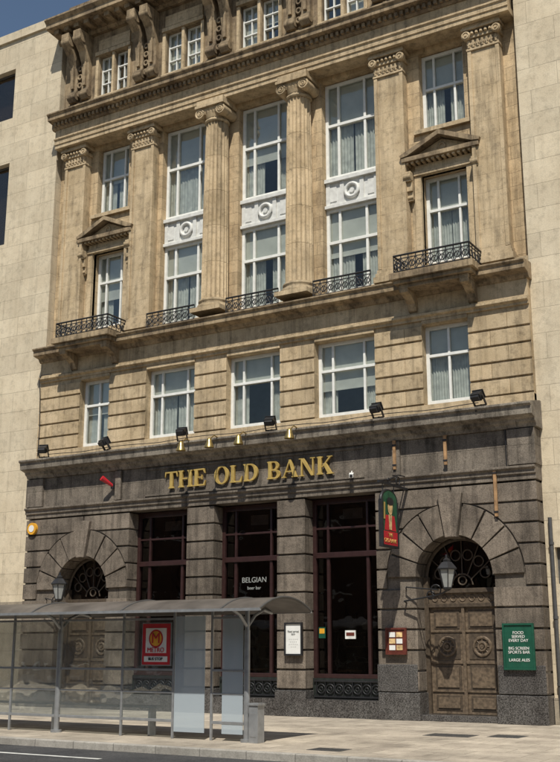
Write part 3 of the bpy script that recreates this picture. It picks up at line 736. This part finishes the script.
b.use('alud')
b.obj("windows",nl)
nr_=empty("right_stone_building")
b=Bt('lime');ro=[(8.05,9.9,2.95,3.75)]
for z0,z1 in ((5.2,7.6),(9.6,12.2),(14.4,17.0)):
    for k in range(4):ro.append((10.6+4*k,12.6+4*k,z0,z1))
wall(b,XR+.005,28,-.06,.5,.0,22.5,ro);b.box(XR+.005,28,.5,12,0,22.4)
b.use('limeb').box(XR+.01,28,-.12,-.055,0,.55);b.obj("walls",nr_)
b=Bt('alud','glassd')
for o in ro:
    b.use('alud');b.box(o[0],o[1],.1,.16,o[2],o[2]+.06);b.box(o[0],o[1],.1,.16,o[3]-.06,o[3]);b.box(o[0],o[0]+.06,.1,.16,o[2]+.06,o[3]-.06);b.box(o[1]-.06,o[1],.1,.16,o[2]+.06,o[3]-.06)
    b.use('glassd').box(o[0]+.04,o[1]-.04,.12,.13,o[2]+.04,o[3]-.04)
b.obj("windows",nr_)
b=Bt('alud');b.cyl((XR+.16,-.13,0),(XR+.16,-.13,4.4),.045,10)
for z in (.8,2.2,3.8):b.cyl((XR+.16,-.13,z),(XR+.16,-.13,z+.06),.06,10)
b.obj("drain_pipe")
op=empty("opposite_building")
b=Bt('brick');oo=[]
for z0,z1 in ((.8,3.2),(5,7),(8.8,10.8)):
    for k in range(26):oo.append((-38+3.6*k,-36.2+3.6*k,z0,z1))
wall(b,-42,60,-34.4,-34,0,12.5,oo);b.box(-42,60,-42,-34.4,0,12.3);b.obj("walls",op)
b=Bt('white')
for o in oo:
    b.box(o[0]-.1,o[1]+.1,-33.95,-34.1,o[2]-.15,o[2])
b.obj("sills",op)
# ================================================================= GROUND
b=Bt('ground');b.add([(-700,-700,-.15),(700,-700,-.15),(700,700,-.15),(-700,700,-.15)],[(0,1,2,3)]);b.obj("ground")
b=Bt('road');b.add([(-200,-20.5,-.12),(200,-20.5,-.12),(200,-8.5,-.12),(-200,-8.5,-.12)],[(0,1,2,3)]);b.obj("road")
b=Bt('pave');b.box(-150,150,-8.36,.6,-.14,0);b.obj("pavement",None)
b=Bt('pave');b.box(-150,150,-34.2,-20.64,-.14,0);b.obj("pavement",None)
b=Bt('kerb');b.box(-150,150,-8.52,-8.362,-.14,.003);b.obj("kerb",None,.015)
b=Bt('kerb');b.box(-150,150,-20.638,-20.48,-.14,.003);b.obj("kerb",None,.015)
b=Bt('paint')
b.add([(-30,-9.75,-.116),(3.4,-9.75,-.116),(3.4,-9.63,-.116),(-30,-9.63,-.116)],[(0,1,2,3)])
for k in range(20):
    x=-40+k*6;b.add([(x,-14.6,-.116),(x+3,-14.6,-.116),(x+3,-14.48,-.116),(x,-14.48,-.116)],[(0,1,2,3)])
b.obj("road_markings")
def cover(x,y,w,d):
    b=Bt('alud');b.box(-w/2,w/2,-d/2,d/2,-.01,.005)
    for k in range(8):
        b.box(-w/2+.04+k*(w-.08)/8,-w/2+.04+k*(w-.08)/8+.03,-d/2+.04,d/2-.04,.005,.009)
    b.obj("manhole_cover",loc=(x,y,0))
cover(7.0,-3.9,.9,.6);cover(8.0,-3.6,.6,.6);cover(6.4,-7.6,.6,.45)
# ================================================================= BUS SHELTER
bsn=empty("bus_shelter")
SY=-7.1;X0,X1=-5.2,5.3
b=Bt('roof')
yc,zc=-7.08,2.24;hw=.88;rise=.22
R=(hw*hw+rise*rise)/(2*rise);a=math.asin(hw/R);prof=[]
N=14
for i in range(N+1):
    t=-a+2*a*i/N;prof.append((yc+R*math.sin(t),zc+rise-R+R*math.cos(t)))
prof2=[(yc+(R-.035)*math.sin(-a+2*a*i/N),zc+rise-R+(R-.035)*math.cos(-a+2*a*i/N)) for i in range(N+1)][::-1]
for i in range(N):
    p=prof[i];q=prof[i+1];r=prof2[N-i-1];s_=prof2[N-i]
    b.add([(X0,*p),(X1,*p),(X1,*q),(X0,*q),(X0,*s_),(X1,*s_),(X1,*r),(X0,*r)],[(0,1,2,3),(4,7,6,5),(1,5,6,2),(0,3,7,4)],True)
b.use('alu')
for yy in (prof[0][0],prof[-1][0]):b.box(X0-.01,X1+.01,yy-.02,yy+.02,zc-.035,zc+.012)
b.use('alud')
for x in (X0,-4.3,-2.1,.1,2.3,4.5,X1):
    for i in range(N):
        p=prof[i];q=prof[i+1];b.cyl((x,p[0],p[1]+.004),(x,q[0],q[1]+.004),.018,6)
b.obj("curved_roof",bsn)
b=Bt('alu')
for x in (-4.3,.1,4.5):
    b.cyl((x,SY,0),(x,SY,1.9),.055,14);b.cyl((x,SY,0),(x,SY,.05),.11,14)
    b.tube([(x,SY,1.9),(x,SY,2.3),(x,SY,zc+rise-.03)],.045,10)
    for s in (-1,1):b.tube([(x,SY,1.95),(x,SY+s*.25,2.16),(x,SY+s*.55,2.27),(x,SY+s*.84,2.22)],.03,8)
for x in (-3.2,-2.1,-1.15,1.7,2.9,3.75):b.box(x-.022,x+.022,SY-.02,SY+.02,.0,2.28)
for xa,xb in ((-4.25,.045),(.155,2.88),(3.77,4.44)):
    b.box(xa,xb,SY-.018,SY+.018,2.10,2.14);b.box(xa,xb,SY-.018,SY+.018,.28,.33);b.box(xa,xb,SY-.016,SY+.016,1.18,1.22);b.box(xa,xb,SY-.016,SY+.016,.78,.81)
b.box(-3.4,2.4,SY+.18,SY+.42,.50,.54)
for x in (-3.2,-.2,2.2):b.box(x-.02,x+.02,SY+.2,SY+.4,0,.5)
b.obj("posts_and_rails",bsn,.004)
b=Bt('sglass')
for xa,xb in ((-4.22,-3.22),(-3.18,-2.12),(-2.08,-1.17),(-1.13,.03),(.17,1.68),(1.72,2.88)):b.box(xa,xb,SY-.004,SY+.004,.33,2.10)
b.obj("glass_panels",bsn)
b=Bt('frost')
b.box(2.93,3.60,SY-.012,SY+.0,.12,2.16);b.box(3.98,4.42,SY-.012,SY+.0,.12,2.16)
b.obj("frosted_panels",bsn)
b=Bt('alu');b.box(4.62,4.80,SY-.12,SY+.10,.0,.62);b.box(4.60,4.82,SY-.14,SY+.12,.62,.66);b.box(4.65,4.77,SY-.126,SY-.12,.1,.5);b.obj("control_box",bsn,.01)
b=Bt('red');b.box(-.32,.32,-.03,0,-.37,.37);b.use('signw').box(-.24,.24,-.036,-.03,-.16,.29);
b.box(-.27,.27,-.036,-.03,-.32,-.22)
b.use('alu').box(-.34,.34,-.02,.01,-.39,.39)
ms=b.obj("metro_stop_sign",loc=(2.52,SY-.03,1.66))
b=Bt('red');
def circ(bt,cx,cz,r,y,n=28):bt.add([(cx+r*math.cos(2*math.pi*i/n),y,cz+r*math.sin(2*math.pi*i/n)) for i in range(n)],[tuple(range(n))])
circ(b,0,.10,.165,-.039);b.use('yellow');circ(b,0,.10,.135,-.041);b.obj("roundel",ms)
font("M",.27,(0,-.045,.10),'red',"letter_m",ms);font("METRO",.12,(0,-.042,-.11),'red',"lettering",ms);font("BUS STOP",.075,(0,-.042,-.27),'black',"lettering_small",ms)
# ================================================================= LIGHT
se=math.radians(56)
sd=Vector((.42,-.90,0)).normalized()      # horizontal direction towards sun
w=bpy.data.worlds.new("World");sc.world=w;w.use_nodes=True;n=w.node_tree.nodes;l=w.node_tree.links
sk=n.new("ShaderNodeTexSky");sk.sky_type='NISHITA';sk.sun_disc=False;sk.sun_elevation=se;sk.sun_rotation=math.atan2(sd.x,sd.y);sk.air_density=1.2;sk.dust_density=.6
l.new(sk.outputs[0],n["Background"].inputs[0]);n["Background"].inputs[1].default_value=.075
su=bpy.data.lights.new("sun",'SUN');su.energy=5.0;su.angle=math.radians(.5);su.color=(1,.95,.85)
so=bpy.data.objects.new("sun",su);sc.collection.objects.link(so)
v=Vector((sd.x*math.cos(se),sd.y*math.cos(se),math.sin(se)));so.rotation_euler=v.to_track_quat('Z','Y').to_euler();so.location=v*60
# ================================================================= CAMERA
cam=bpy.data.cameras.new("camera");co=bpy.data.objects.new("camera",cam);sc.collection.objects.link(co)
cam.sensor_fit='VERTICAL';cam.sensor_height=24;cam.lens=1065.4/762*24;cam.clip_end=2000;cam.clip_start=.1
co.location=(15.0,-23.55,1.6);co.rotation_euler=(math.radians(90+14.04),0,math.radians(30.84));sc.camera=co
sc.view_settings.view_transform='Standard';sc.view_settings.look='None';sc.view_settings.exposure=0
